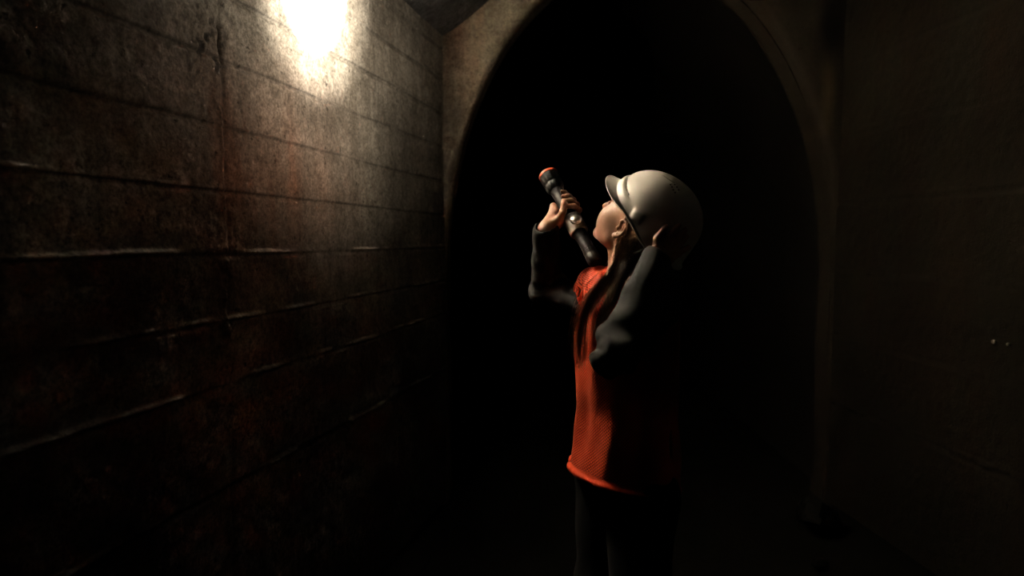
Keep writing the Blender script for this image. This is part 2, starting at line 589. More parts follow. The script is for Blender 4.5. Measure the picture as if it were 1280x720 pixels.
sweep('wall_tunnel', [(0.09, FRONT_Y + 0.255 + 11.5 * (k / 60) ** 1.3) for k in range(61)], M_tunnel)
quad('wall_tunnel_end', [(AX - 1.6, 15.4, -.1), (AX + 1.6, 15.4, -.1), (AX + 1.6, 15.4, 4.0), (AX - 1.6, 15.4, 4.0)], M_tunnel)


# ---------------------------------------------------------------- signed-distance modelling
def rc(a, b, ra, rb, k=0.02):
    a = np.asarray(a, float); b = np.asarray(b, float)
    m = max(ra, rb)
    return dict(t='rc', a=a, b=b, ra=ra, rb=rb, k=k, lo=np.minimum(a, b) - m, hi=np.maximum(a, b) + m)


def ell(c, r, R=None, k=0.02):
    c = np.asarray(c, float); r = np.asarray(r, float)
    R = np.eye(3) if R is None else np.asarray(R, float)   # rows = axes
    e = np.sqrt(((R * r[:, None]) ** 2).sum(0))
    return dict(t='ell', c=c, r=r, R=R, k=k, lo=c - e, hi=c + e)


def sub(p, k=0.01):
    q = dict(p); q['sub'] = True; q['k'] = k
    return q


def dist(p, X, Y, Z):
    f = np.float32
    if p['t'] == 'fn':
        return p['f'](X, Y, Z)
    if p['t'] == 'rc':
        a, b = p['a'], p['b']
        ba = b - a
        dx, dy, dz = X - f(a[0]), Y - f(a[1]), Z - f(a[2])
        h = (dx * f(ba[0]) + dy * f(ba[1]) + dz * f(ba[2])) / f(max(ba @ ba, 1e-9))
        h = np.clip(h, 0, 1)
        d2 = (dx - h * f(ba[0])) ** 2 + (dy - h * f(ba[1])) ** 2 + (dz - h * f(ba[2])) ** 2
        return np.sqrt(d2) - (f(p['ra']) + h * f(p['rb'] - p['ra']))
    c, r, R = p['c'], p['r'], p['R']
    dx, dy, dz = X - f(c[0]), Y - f(c[1]), Z - f(c[2])
    q = [dx * f(R[i, 0]) + dy * f(R[i, 1]) + dz * f(R[i, 2]) for i in range(3)]
    k0 = np.sqrt(sum((q[i] / f(r[i])) ** 2 for i in range(3)))
    k1 = np.sqrt(sum((q[i] / f(r[i] ** 2)) ** 2 for i in range(3))) + f(1e-6)
    return k0 * (k0 - 1) / k1


def smin(a, b, k):
    if k <= 1e-6: return np.minimum(a, b)
    h = np.clip(k - np.abs(a - b), 0, None) / np.float32(k)
    return np.minimum(a, b) - h * h * np.float32(k * 0.25)


def evalp(prims, P):
    P = np.asarray(P, np.float32)
    X, Y, Z = P[..., 0], P[..., 1], P[..., 2]
    d = np.full(X.shape, 0.3, np.float32)
    for p in prims:
        q = dist(p, X, Y, Z)
        d = -smin(-d, q, p['k']) if p.get('sub') else smin(d, q, p['k'])
    return d


def grow_mesh(prims, h, post=None, pad=0.03):
    """Fill a grid with the blended distance field and skin it with surface nets."""
    lo = np.min([p['lo'] for p in prims if not p.get('sub')], 0) - pad
    hi = np.max([p['hi'] for p in prims if not p.get('sub')], 0) + pad
    n = np.ceil((hi - lo) / h).astype(int) + 1
    A = np.full(n, 0.2, np.float32)
    ax = [(lo[i] + h * np.arange(n[i])).astype(np.float32) for i in range(3)]
    for p in prims:
        m = p['k'] + 0.03
        i0 = np.clip(np.floor((p['lo'] - m - lo) / h).astype(int), 0, n)
        i1 = np.clip(np.ceil((p['hi'] + m - lo) / h).astype(int) + 1, 0, n)
        if np.any(i1 <= i0): continue
        sl = tuple(slice(i0[i], i1[i]) for i in range(3))
        X = ax[0][sl[0]][:, None, None]; Y = ax[1][sl[1]][None, :, None]; Z = ax[2][sl[2]][None, None, :]
        q = dist(p, X, Y, Z)
        A[sl] = -smin(-A[sl], q, p['k']) if p.get('sub') else smin(A[sl], q, p['k'])
    if post is not None:
        idx = np.argwhere(np.abs(A) < 0.05)
        pts = lo + idx * h
        A[idx[:, 0], idx[:, 1], idx[:, 2]] = post(pts, A[idx[:, 0], idx[:, 1], idx[:, 2]])
    A[0] = A[-1] = 0.2; A[:, 0] = A[:, -1] = 0.2; A[:, :, 0] = A[:, :, -1] = 0.2
    S = A < 0
    cnt = np.zeros(n - 1, np.int8)
    for dx in (0, 1):
        for dy in (0, 1):
            for dz in (0, 1):
                cnt += S[dx:n[0] - 1 + dx, dy:n[1] - 1 + dy, dz:n[2] - 1 + dz]
    act = np.argwhere((cnt > 0) & (cnt < 8))
    ids = np.full(n - 1, -1, np.int32)
    ids[act[:, 0], act[:, 1], act[:, 2]] = np.arange(len(act))
    acc = np.zeros((len(act), 3), np.float64); w = np.zeros(len(act))
    cr = [(dx, dy, dz) for dx in (0, 1) for dy in (0, 1) for dz in (0, 1)]
    val = {c: A[act[:, 0] + c[0], act[:, 1] + c[1], act[:, 2] + c[2]] for c in cr}
    for c in cr:
        for k in range(3):
            if c[k] == 1: continue
            e = list(c); e[k] = 1; e = tuple(e)
            va, vb = val[c], val[e]
            m = (va < 0) != (vb < 0)
            t = va[m] / (va[m] - vb[m])
            pt = np.tile(np.array(c, float), (m.sum(), 1)); pt[:, k] = t
            acc[m] += pt; w[m] += 1
    verts = lo + h * (act + acc / w[:, None])
    faces = []
    for k in range(3):
        u, v = (k + 1) % 3, (k + 2) % 3
        s0 = [slice(1, n[i] - 1) for i in range(3)]
        s1 = [slice(1, n[i] - 1) for i in range(3)]
        s0[k] = slice(0, n[k] - 1); s1[k] = slice(1, n[k])
        d0, d1 = S[tuple(s0)], S[tuple(s1)]
        for flag, fl in (((d0 & ~d1), False), ((~d0 & d1), True)):
            e = np.argwhere(flag)
            if not len(e): continue
            for i in range(3):
                if i != k: e[:, i] += 1
            def cid(du, dv):
                q = e.copy(); q[:, u] -= du; q[:, v] -= dv
                return ids[q[:, 0], q[:, 1], q[:, 2]]
            f = np.stack([cid(1, 1), cid(0, 1), cid(0, 0), cid(1, 0)], 1)
            faces.append(f[:, ::-1] if fl else f)
    F = np.concatenate(faces)
    F = F[(F >= 0).all(1)]
    # two light smoothing passes
    E = np.concatenate([F[:, [0, 1]], F[:, [1, 2]], F[:, [2, 3]], F[:, [3, 0]]])
    deg = np.bincount(E[:, 0], minlength=len(verts)).astype(float)
    for lam in (0.45, -0.30):
        s = np.stack([np.bincount(E[:, 0], weights=verts[E[:, 1], i], minlength=len(verts)) for i in range(3)], 1)
        verts = verts + lam * (s / np.maximum(deg, 1)[:, None] - verts)
    return verts, F


def wob(P, f, seed):
    """cheap smooth 3-D wobble in [-1, 1] for folds"""
    r = np.random.default_rng(seed)
    out = 0
    for i in range(4):
        k = r.normal(size=3); k = k / np.linalg.norm(k) * f * r.uniform(0.7, 1.5)
        out = out + np.sin(P @ k + r.uniform(0, 6.28) + 0.8 * np.sin(P @ (k[[1, 2, 0]] * 0.7)))
    return out / 4


# ---------------------------------------------------------------- the person
BASE = np.array([0.335, 1.95, 0.0])
person = empty('person', tuple(BASE))
tag(person, 'person in white hard hat and orange mesh vest, head tipped back, raising a flashlight', 'person')

TF = unit([-0.90, -0.44, 0]); TL = np.array([-TF[1], TF[0], 0.0]); UP = np.array([0, 0, 1.0])
RT = np.stack([TF, TL, UP])

NB = at(784, 352, 1.93)
LS = NB + TL * 0.160 + UP * -0.030
RS = NB - TL * 0.160 + UP * -0.030
LE = at(769, 442, 1.66)
LW = at(821, 323, 1.775)
RE = at(683, 360, 2.25)
RW = at(683, 288, 2.12)

# head frame
HY, HP = math.radians(48), math.radians(42)
fh = np.array([-math.cos(HY), math.sin(HY), 0])
HF = fh * math.cos(HP) + UP * math.sin(HP)
HU = UP * math.cos(HP) - fh * math.sin(HP)
HL = np.array([-math.sin(HY), -math.cos(HY), 0])
RH = np.stack([HF, HL, HU])
HO = at(774, 284, 1.873) - HL * 0.070


def H(f, l, u): return HO + HF * f + HL * l + HU * u


# torch frame (needed by the gripping hand)
T_tail = at(745, 329, 2.02)
T_head = at(685, 218, 2.24)
TA = unit(T_head - T_tail); TLEN = float(np.linalg.norm(T_head - T_tail))
vd = unit((T_tail + T_head) / 2 - np.array([0, 0, CAM_H]))
E2 = unit(-vd - TA * (-vd @ TA)); E1 = np.cross(E2, TA)
if E1[0] < 0: E1 = -E1


def T(s, e1, e2): return T_tail + TA * s + E1 * e1 + E2 * e2


def chain(pts, radii, k=0.006):
    return [rc(pts[i], pts[i + 1], radii[i], radii[i + 1], k if i else 0.010) for i in range(len(pts) - 1)]


body = []
# trunk and legs
c_ch = NB - UP * 0.165; c_wa = NB - UP * 0.37; c_pe = NB - UP * 0.55
body += [ell(c_ch + TF * 0.0, (0.095, 0.140, 0.165), RT, 0.04), ell(c_wa, (0.080, 0.118, 0.15), RT, 0.06),
         ell(c_pe, (0.098, 0.150, 0.13), RT, 0.06)]
for s in (-1, 1):
    body.append(ell(c_ch + TF * 0.065 + TL * 0.065 * s - UP * 0.03, (0.055, 0.06, 0.06), RT, 0.04))
body.append(rc(LS, RS, 0.050, 0.050, 0.05))
HIP = [c_pe - UP * 0.06 + TL * 0.085 * s for s in (1, -1)]
FT = [BASE + TL * 0.13 + TF * 0.03 + UP * 0.085, BASE - TL * 0.12 - TF * 0.02 + UP * 0.085]
for hp, ft in zip(HIP, FT):
    kn = (hp + ft) / 2 + TF * 0.02 + UP * 0.02
    body += [rc(hp, kn, 0.080, 0.052, 0.04), rc(kn, ft, 0.050, 0.036, 0.03),
             rc(ft - UP * 0.04 - TF * 0.03, ft - UP * 0.055 + TF * 0.14, 0.034, 0.026, 0.03)]
# arms
for sh, el_, wr_ in ((LS, LE, LW), (RS - UP * 0.050, RE, RW)):
    body += [rc(sh, el_, 0.045, 0.036, 0.03), rc(el_, wr_, 0.038, 0.025, 0.02)]
# neck
body += [rc(NB - UP * 0.03, H(-0.022, 0, -0.045), 0.056, 0.052, 0.03),
         rc(NB + TF * 0.006 - UP * 0.01, H(0.016, 0, -0.066), 0.040, 0.034, 0.02)]
for s in (-1, 1):      # neck cords running from behind the ears to the collar bones
    body.append(rc(H(-0.015, 0.052 * s, -0.035), NB + TF * 0.062 + TL * 0.018 * s + UP * 0.004, 0.013, 0.010, 0.02))
# skull and face
body += [ell(H(-0.012, 0, 0.052), (0.094, 0.072, 0.085), RH, 0.03),
         ell(H(0.045, 0, 0.015), (0.055, 0.053, 0.072), RH, 0.03),       # mid face
         ell(H(0.046, 0, -0.048), (0.045, 0.046, 0.048), RH, 0.03),      # jaw block
         ell(H(0.081, 0, -0.086), (0.018, 0.019, 0.016), RH, 0.022)]     # chin
for s in (-1, 1):
    body += [rc(H(0.012, 0.053 * s, -0.055), H(0.078, 0.018 * s, -0.092), 0.014, 0.013, 0.025),   # jaw line
             ell(H(0.064, 0.036 * s, -0.014), (0.027, 0.022, 0.025), RH, 0.025),
             ell(H(0.040, 0.040 * s, -0.036), (0.046, 0.025, 0.040), RH, 0.030),                  # cheek                  # cheek bone
             rc(H(0.088, 0.040 * s, 0.034), H(0.097, 0.012 * s, 0.030), 0.010, 0.010, 0.012)]     # brow
    body.append(sub(ell(H(0.099, 0.032 * s, 0.010), (0.014, 0.017, 0.011), RH), 0.012))           # eye socket
    body.append(ell(H(0.083, 0.031 * s, 0.009), (0.0125, 0.0135, 0.0125), RH, 0.004))             # eyeball
    body.append(rc(H(0.092, 0.042 * s, 0.0135), H(0.095, 0.022 * s, 0.0135), 0.0036, 0.0036, 0.006))  # upper lid
    body.append(rc(H(0.090, 0.041 * s, 0.0030), H(0.093, 0.022 * s, 0.0030), 0.0030, 0.0030, 0.006))  # lower lid
body += [rc(H(0.097, 0, 0.016), H(0.117, 0, -0.018), 0.0080, 0.0092, 0.010),     # nose bridge
         ell(H(0.119, 0, -0.025), (0.0125, 0.0122, 0.0110), RH, 0.006)]
for s in (-1, 1):
    body.append(ell(H(0.104, 0.0125 * s, -0.031), (0.0115, 0.0070, 0.0085), RH, 0.006))
    body.append(sub(ell(H(0.108, 0.0070 * s, -0.0385), (0.006, 0.0035, 0.005), RH), 0.003))
body += [ell(H(0.090, 0, -0.055), (0.017, 0.026, 0.020), RH, 0.014),             # muzzle
         rc(H(0.1065, -0.014, -0.0555), H(0.1065, 0.014, -0.0555), 0.0055, 0.0055, 0.006),
         rc(H(0.1115, -0.006, -0.0545), H(0.1115, 0.006, -0.0545), 0.0055, 0.0055, 0.006),
         rc(H(0.1055, -0.013, -0.0675), H(0.1055, 0.013, -0.0675), 0.0060, 0.0060, 0.006),
         rc(H(0.1095, -0.005, -0.0680), H(0.1095, 0.005, -0.0680), 0.0055, 0.0055, 0.006)]
body.append(sub(rc(H(0.1150, -0.018, -0.0615), H(0.1150, 0.018, -0.0615), 0.0030, 0.0030), 0.004))
# ears: cupped shell with helix, antihelix, tragus and lobe
for s in (-1, 1):
    def E(f, u, l=0.0): return H(f - 0.004, (0.068 + l) * s, u)
    hel = [E(0.004, 0.006, 0.003), E(0.006, 0.020, 0.007), E(-0.002, 0.031, 0.010), E(-0.014, 0.031, 0.013), E(-0.023, 0.020, 0.015),
           E(-0.024, 0.004, 0.014), E(-0.017, -0.012, 0.010), E(-0.008, -0.021, 0.007)]
    body += [ell(E(-0.009, 0.006, 0.002), (0.0165, 0.0060, 0.026), RH, 0.004)]
    body += [rc(hel[i], hel[i + 1], 0.0042, 0.0042, 0.003) for i in range(len(hel) - 1)]
    body.append(ell(E(-0.001, -0.025, 0.006), (0.0085, 0.0050, 0.0085), RH, 0.005))
    ant = [E(-0.008, 0.023, 0.009), E(-0.015, 0.010, 0.010), E(-0.013, -0.006, 0.009), E(-0.005, -0.013, 0.008)]
    body += [rc(ant[i], ant[i + 1], 0.0032, 0.0032, 0.003) for i in range(3)]
    body.append(sub(ell(E(-0.004, 0.001, 0.009), (0.0075, 0.0075, 0.0095), RH), 0.003))
    body.append(ell(E(0.006, -0.003, 0.005), (0.0048, 0.0050, 0.0062), RH, 0.003))

# right hand, closed round the torch in an overhand grip
GS = [0.200, 0.222, 0.243, 0.262]          # index .. little finger, measured from the torch tail
FR = [0.0092, 0.0094, 0.0088, 0.0076]
mcps = []
for i, s in enumerate(GS):
    sc_ = [0.96, 1.0, 0.95, 0.82][i]
    m_ = T(s + [0.004, 0.002, 0.000, -0.004][i], -0.032, -0.022)
    mcps.append(m_)
    p1 = T(s + 0.004, 0.012 * sc_, -0.034)
    p2 = T(s + 0.002, 0.034 * sc_, -0.006)
    p3 = T(s + 0.003, 0.024 * sc_, 0.024)
    p4 = T(s + 0.006, 0.009 + 0.004 * (i % 2), 0.0320)
    r = FR[i]
    body += chain([m_, p1, p2, p3, p4], [r * 1.15, r * 1.05, r, r * 0.95, r * 0.78], 0.004)
palm = RW + (np.mean(mcps, 0) - RW) * 0.25
for m_ in mcps:
    body.append(rc(RW + (m_ - RW) * 0.12, m_, 0.020, 0.0125, 0.012))
heel = T(0.232, -0.040, -0.004)
body += [rc(RW, heel, 0.022, 0.015, 0.018), rc(heel, T(0.262, -0.033, -0.004), 0.015, 0.011, 0.012)]
tb = T(0.190, -0.036, 0.014)
body += [rc(RW + (tb - RW) * 0.25, tb, 0.020, 0.0145, 0.015), rc(tb, T(0.197, -0.014, 0.0340), 0.0135, 0.0105, 0.010),
         rc(T(0.197, -0.014, 0.0340), T(0.219, 0.000, 0.0355), 0.0102, 0.0094, 0.006),
         rc(T(0.219, 0.000, 0.0355), T(0.232, 0.003, 0.0345), 0.0094, 0.0074, 0.006)]

# helmet frame is needed to lay the left hand on it
HELP = math.radians(35); HELY = math.radians(33)
gh = np.array([-math.cos(HELY), math.sin(HELY), 0])
GF = gh * math.cos(HELP) + UP * math.sin(HELP)
GU = UP * math.cos(HELP) - gh * math.sin(HELP)
GL = np.array([-math.sin(HELY), -math.cos(HELY), 0])
RG = np.stack([GF, GL, GU])
GC = at(819, 269, 1.895)
GA, GB, GT = 0.134, 0.114, 0.111          # half length, half width, crown height


def G(f, l, u): return GC + GF * f + GL * l + GU * u


# left hand laid against the lower rear of the helmet, little-finger edge to the front
def on_helmet(P, off):
    q = RG @ (np.asarray(P) - GC)
    q2 = np.array([q[0] / GA, q[1] / GB, min(q[2], 0) * 0 / GT + max(q[2], 0) / GT])
    k = np.linalg.norm(q2[:2]) if q[2] < 0 else np.linalg.norm(q2)
    if q[2] < 0:
        c = np.array([q[0] / k, q[1] / k, q[2]])
        nrm = unit(np.array([c[0] / GA ** 2, c[1] / GB ** 2, 0]))
    else:
        c = q / k
        nrm = unit(c / np.array([GA, GB, GT]) ** 2)
    return GC + RG.T @ (c + nrm * off)


lh = [(826, 303, 1.75), (836, 308, 1.75), (845, 314, 1.75), (852, 322, 1.75)]      # little .. index knuckles
tips = [(836, 286, 1.75), (855, 285, 1.75), (867, 293, 1.75), (873, 306, 1.75)]
for i in range(4):
    m_ = on_helmet(at(*lh[i]), 0.016)
    tp = on_helmet(at(*tips[i]), 0.008)
    md = on_helmet((m_ + tp) / 2 + (m_ - tp) * 0.05, 0.017)
    m2 = on_helmet(m_ + (tp - m_) * 0.76, 0.012)
    r = [0.0078, 0.0088, 0.0094, 0.0092][i]
    body += chain([m_, md, m2, tp], [r * 1.15, r, r * 0.95, r * 0.8], 0.004)
    body.append(rc(LW + (m_ - LW) * 0.1, m_, 0.019, 0.012, 0.012))
th0 = LW + np.array([0.030, 0.01, -0.002]); th1 = on_helmet(at(862, 330, 1.76), 0.014); th2 = on_helmet(at(876, 322, 1.78), 0.009)
body += [rc(LW, th0, 0.019, 0.016, 0.012), rc(th0, th1, 0.0135, 0.0105, 0.010), rc(th1, th2, 0.0105, 0.0080, 0.005)]

bv, bf = grow_mesh(body, 0.0026)
body_o = mesh_obj('body', bv, bf, M_skin, person, BASE)


# ---- jacket
def tube_fn(table, hem, top, grow=0.0, power=2.1):
    """Upright elliptical tube: table of (z, half depth, half width, forward shift, side shift)."""
    zs = np.array([t[0] for t in table]); o = np.argsort(zs); zs = zs[o]
    cols = [np.array([t[i] for t in table])[o] for i in range(1, 5)]

    def fn(X, Y, Z):
        rf, rl, cf, cl = [np.interp(Z, zs, c).astype(np.float32) for c in cols]
        dx, dy = X - np.float32(NB[0]), Y - np.float32(NB[1])
        pf = dx * np.float32(TF[0]) + dy * np.float32(TF[1]) - cf
        pl = dx * np.float32(TL[0]) + dy * np.float32(TL[1]) - cl
        rf = rf + grow; rl = rl + grow
        e = (np.abs(pf / rf) ** power + np.abs(pl / rl) ** power) ** (1 / power)
        d = (e - 1) * np.minimum(rf, rl)
        return np.maximum(np.maximum(d, hem(pf, pl, Z) if callable(hem) else hem - Z), Z - top)
    zlo = min(zs); R = 0.26
    return dict(t='fn', f=fn, k=0.02, lo=np.array([NB[0] - R, NB[1] - R, zlo - 0.08]), hi=np.array([NB[0] + R, NB[1] + R, top]))


zN = NB[2]
TAB = [(zN - 0.62, 0.141, 0.164, 0.004, 0), (zN - 0.56, 0.143, 0.165, 0.006, 0), (zN - 0.46, 0.132, 0.156, 0.004, 0), (zN - 0.36, 0.124, 0.149, 0.002, 0),
       (zN - 0.26, 0.126, 0.153, 0.002, 0), (zN - 0.16, 0.128, 0.160, 0.0, 0), (zN - 0.08, 0.114, 0.156, -0.004, 0),
       (zN - 0.02, 0.085, 0.130, -0.010, 0), (zN + 0.03, 0.060, 0.085, -0.018, 0)]
jk = [tube_fn(TAB, zN - 0.58, zN + 0.02, -0.012)]
jk.append(rc(LS - TL * 0.03, LS + TL * 0.010, 0.060, 0.062, 0.04))
jk.append(rc(RS + TL * 0.03 - UP * 0.015, RS - TL * 0.01 - UP * 0.02, 0.050, 0.050, 0.03))
cuffL = LE + (LW - LE) * 0.985
cuffR = RE + (RW - RE) * 0.97
jk += [rc(LS, LE, 0.066, 0.052, 0.03), rc(LE, cuffL, 0.053, 0.040, 0.03)]
jk += [rc(RS - UP * 0.050, RE, 0.050, 0.046, 0.03), rc(RE, cuffR, 0.050, 0.042, 0.03)]
# standing collar folded down at the nape
jk.append(rc(NB - TF * 0.075 + TL * 0.05 + UP * 0.0, NB - TF * 0.085 - TL * 0.05 + UP * 0.0, 0.022, 0.022, 0.03))
jk.append(rc(NB + TL * 0.085 - TF * 0.04 - UP * 0.01, NB + TL * 0.115 - TF * 0.085 - UP * 0.03, 0.018, 0.016, 0.02))
# open cuffs
for e_, c_ in ((LE, cuffL), (RE, cuffR)):
    ax_ = unit(c_ - e_)
    jk.append(sub(rc(c_ - ax_ * 0.012, c_ + ax_ * 0.08, 0.027, 0.040), 0.005))


def sleeve_folds(P, d):
    out = d.astype(np.float64)
    for a, b, seed in ((LE, LW, 3), (RE, RW, 4), (LS, LE, 5), (RS, RE, 6)):
        ax_ = unit(b - a); Ln = np.linalg.norm(b - a)
        t = (P - a) @ ax_
        side = P - a - t[:, None] * ax_
        w = np.exp(-(np.maximum(np.linalg.norm(side, axis=1) - 0.05, 0) / 0.03) ** 2) * ((t > -0.08) & (t < Ln + 0.05))
        sk = side @ unit(np.cross(ax_, [0.3, 0.2, 0.9]))
        f = np.sin((t + 0.55 * sk + 0.030 * wob(P, 22, seed)) * 2 * pi / 0.070) * 0.5 + np.sin((t - 0.8 * sk) * 2 * pi / 0.115 + seed) * 0.5
        amp = 0.0018 + 0.0050 * np.exp(-((t / Ln) / 0.42) ** 2 if seed in (3, 4) else -(((t - Ln) / Ln) / 0.3) ** 2)
        out -= w * amp * np.sign(f) * np.abs(f) ** 0.8
    out -= 0.003 * wob(P, 40, 21)
    return out


jv, jf = grow_mesh(jk, 0.0042, sleeve_folds)
jacket = mesh_obj('jacket', jv, jf, M_jacket, person, BASE)
tag(jacket, 'charcoal long-sleeved work jacket')


# ---- vest
def hem_line(pf, pl, Z):
    # hem hangs a little lower towards her left side and back
    return (zN - 0.562 - 0.018 * (pl / 0.18) * 0.5 - 0.02 * np.clip(-pf / 0.12, -1, 1)) - Z


VT = [(z, rf, rl, cf, cl) for z, rf, rl, cf, cl in TAB]
outer = tube_fn(VT, hem_line, zN + 0.005, 0.006)
vest_prims = [outer,
              rc(NB + TL * 0.06 - UP * 0.025, LS - UP * 0.006, 0.055, 0.070, 0.03),
              rc(NB - TL * 0.055 - UP * 0.018, RS - UP * 0.004 + TL * 0.002, 0.056, 0.071, 0.03)]
# rolled hem
NH = 48
for i in range(NH):
    def hp_(a):
        pf, pl = math.cos(a), math.sin(a)
        e = (abs(pf) ** 2.1 + abs(pl) ** 2.1) ** (-1 / 2.1)
        pf, pl = pf * e * 0.147, pl * e * 0.170
        z = zN - 0.562 - 0.018 * (pl / 0.18) * 0.5 - 0.02 * np.clip(-pf / 0.12, -1, 1)
        return NB * [1, 1, 0] + TF * (pf + 0.007) + TL * pl + UP * (z + 0.004)
    vest_prims.append(rc(hp_(2 * pi * i / NH), hp_(2 * pi * (i + 1) / NH), 0.0065, 0.0065, 0.006))
# neck opening, arm holes, inside
vest_prims.append(sub(rc(NB + TF * 0.005 + UP * 0.11, NB + TF * 0.035 + UP * 0.012, 0.085, 0.046), 0.012))
vest_prims.append(sub(rc(LS + TL * 0.085 + UP * 0.03, LS + TL * 0.080 - UP * 0.13 + TF * 0.02, 0.052, 0.050), 0.012))
vest_prims.append(sub(rc(RS - TL * 0.118 + UP * 0.03, RS - TL * 0.112 - UP * 0.12, 0.052, 0.048), 0.012))
inn = tube_fn(VT, -9.0, zN - 0.05, -0.016)
inn['lo'] = inn['lo'] - np.array([0, 0, 0.1])
vest_prims.append(sub(inn, 0.004))


def vest_folds(P, d):
    rel = P - NB
    pf, pl, pz_ = rel @ TF, rel @ TL, rel[:, 2]
    a = np.arctan2(pl, pf)
    low = np.clip((-pz_ - 0.10) / 0.35, 0, 1)
    f = np.sin(a * 7 + 2.4 * pz_ * 3 + 0.7) * 0.55 + np.sin(a * 12 - 9 * pz_ + 2.0) * 0.35 + np.sin(a * 3.0 - 26 * pz_) * 0.3
    d2 = d - (0.0015 + 0.0065 * low * np.clip((0.56 + pz_) / 0.06, 0.25, 1)) * f
    up = np.exp(-((pz_ + 0.03) / 0.08) ** 2)
    d2 = d2 - up * 0.004 * np.sin((pl - 0.4 * pf) * 2 * pi / 0.05 + 14 * pz_)
    return d2 - 0.0025 * wob(P, 45, 33)


vv, vf = grow_mesh(vest_prims, 0.0040, vest_folds)
vest = mesh_obj('safety_vest', vv, vf, M_vest, person, BASE)
tag(vest, 'orange knitted mesh safety vest')
rel = vv - NB
ang = np.arctan2(rel @ TL, rel @ TF)
shear = 0.10 * np.sin(ang * 2) * rel[:, 2]
wu = ang * 0.155 + shear * 0.3
pl_ = rel @ TL; pf_ = rel @ TF
wv = rel[:, 2] - 0.8 * np.abs(pl_) * np.clip((rel[:, 2] + 0.12) / 0.09, 0, 1)
hz = zN - 0.562 - 0.009 * (pl_ / 0.18) - 0.02 * np.clip(-pf_ / 0.12, -1, 1)
band = ((vv[:, 2] < hz + 0.020)).astype(float)
att = vest.data.attributes.new('weave', 'FLOAT_VECTOR', 'POINT')
att.data.foreach_set('vector', np.stack([wu + 2.0, wv + 2.0, band], 1).astype(np.float32).ravel())

# ---- trousers and boots
tr = [ell(c_pe - UP * 0.0, (0.112, 0.163, 0.12), RT, 0.05)]
for hp, ft in zip(HIP, FT):
    kn = (hp + ft) / 2 + TF * 0.02 + UP * 0.02
    tr += [rc(hp, kn, 0.100, 0.078, 0.05), rc(kn, ft + UP * 0.03, 0.078, 0.066, 0.04)]
tv, tf_ = grow_mesh(tr, 0.0065, lambda P, d: d - 0.004 * wob(P, 30, 8))
tag(mesh_obj('trousers', tv, tf_, M_trousers, person, BASE), 'black work trousers')
for ft in FT:
    bt = [rc(ft + UP * 0.06, ft - UP * 0.03, 0.050, 0.050, 0.02),
          rc(ft - UP * 0.035 - TF * 0.035, ft - UP * 0.043 + TF * 0.155, 0.047, 0.040, 0.03)]
    zc = 0.0
    flo = dict(t='fn', f=lambda X, Y, Z: (Z - np.float32(0.003)) + 0 * X + 0 * Y, k=0.004, sub=True,
               lo=ft - 0.3, hi=ft + 0.3)
    b2, f2 = grow_mesh(bt + [flo], 0.005)
    tag(mesh_obj('boot', b2, f2, M_boot, person, BASE))

# ---- hair: cap of hair under the helmet and long strands swept over the chest
hv_, hf_ = [], []


def strand(pts, r0, sides=5, n=26):
    pts = np.asarray(pts, float)
    t = np.linspace(0, len(pts) - 1, n)
    # Catmull-Rom
    out = []
    for x in t:
        i = min(int(x), len(pts) - 2); f = x - i
        p0 = pts[max(i - 1, 0)]; p1 = pts[i]; p2 = pts[i + 1]; p3 = pts[min(i + 2, len(pts) - 1)]
        out.append(0.5 * ((2 * p1) + (-p0 + p2) * f + (2 * p0 - 5 * p1 + 4 * p2 - p3) * f * f + (-p0 + 3 * p1 - 3 * p2 + p3) * f ** 3))
    out = np.array(out)
    return out


def add_strand(line, r0, sides=3):
    n = len(line)
    base = len(hv_)
    tg = np.gradient(line, axis=0)
    for i in range(n):
        t_ = unit(tg[i]); a_ = unit(np.cross(t_, [0.31, 0.52, 0.1])); b_ = np.cross(t_, a_)
        r = r0 * (1 - 0.75 * (i / (n - 1)) ** 2)
        for k in range(sides):
            an = 2 * pi * k / sides
            hv_.append(line[i] + (a_ * math.cos(an) + b_ * math.sin(an)) * r)
    for i in range(n - 1):
        for k in range(sides):
            hf_.append((base + i * sides + k, base + i * sides + (k + 1) % sides, base + (i + 1) * sides + (k + 1) % sides, base + (i + 1) * sides + k))


def push_out(line, prims, gap, start=0):
    for _ in range(6):
        d = evalp(prims, line)
        e = 0.003
        g = np.stack([evalp(prims, line + np.eye(3)[i] * e) - evalp(prims, line - np.eye(3)[i] * e) for i in range(3)], 1)
        g = g / (np.linalg.norm(g, axis=1)[:, None] + 1e-6)
        m = np.clip(gap - d, 0, 0.05)
        m[:start] = 0
        line = line + g * m[:, None]
    return line


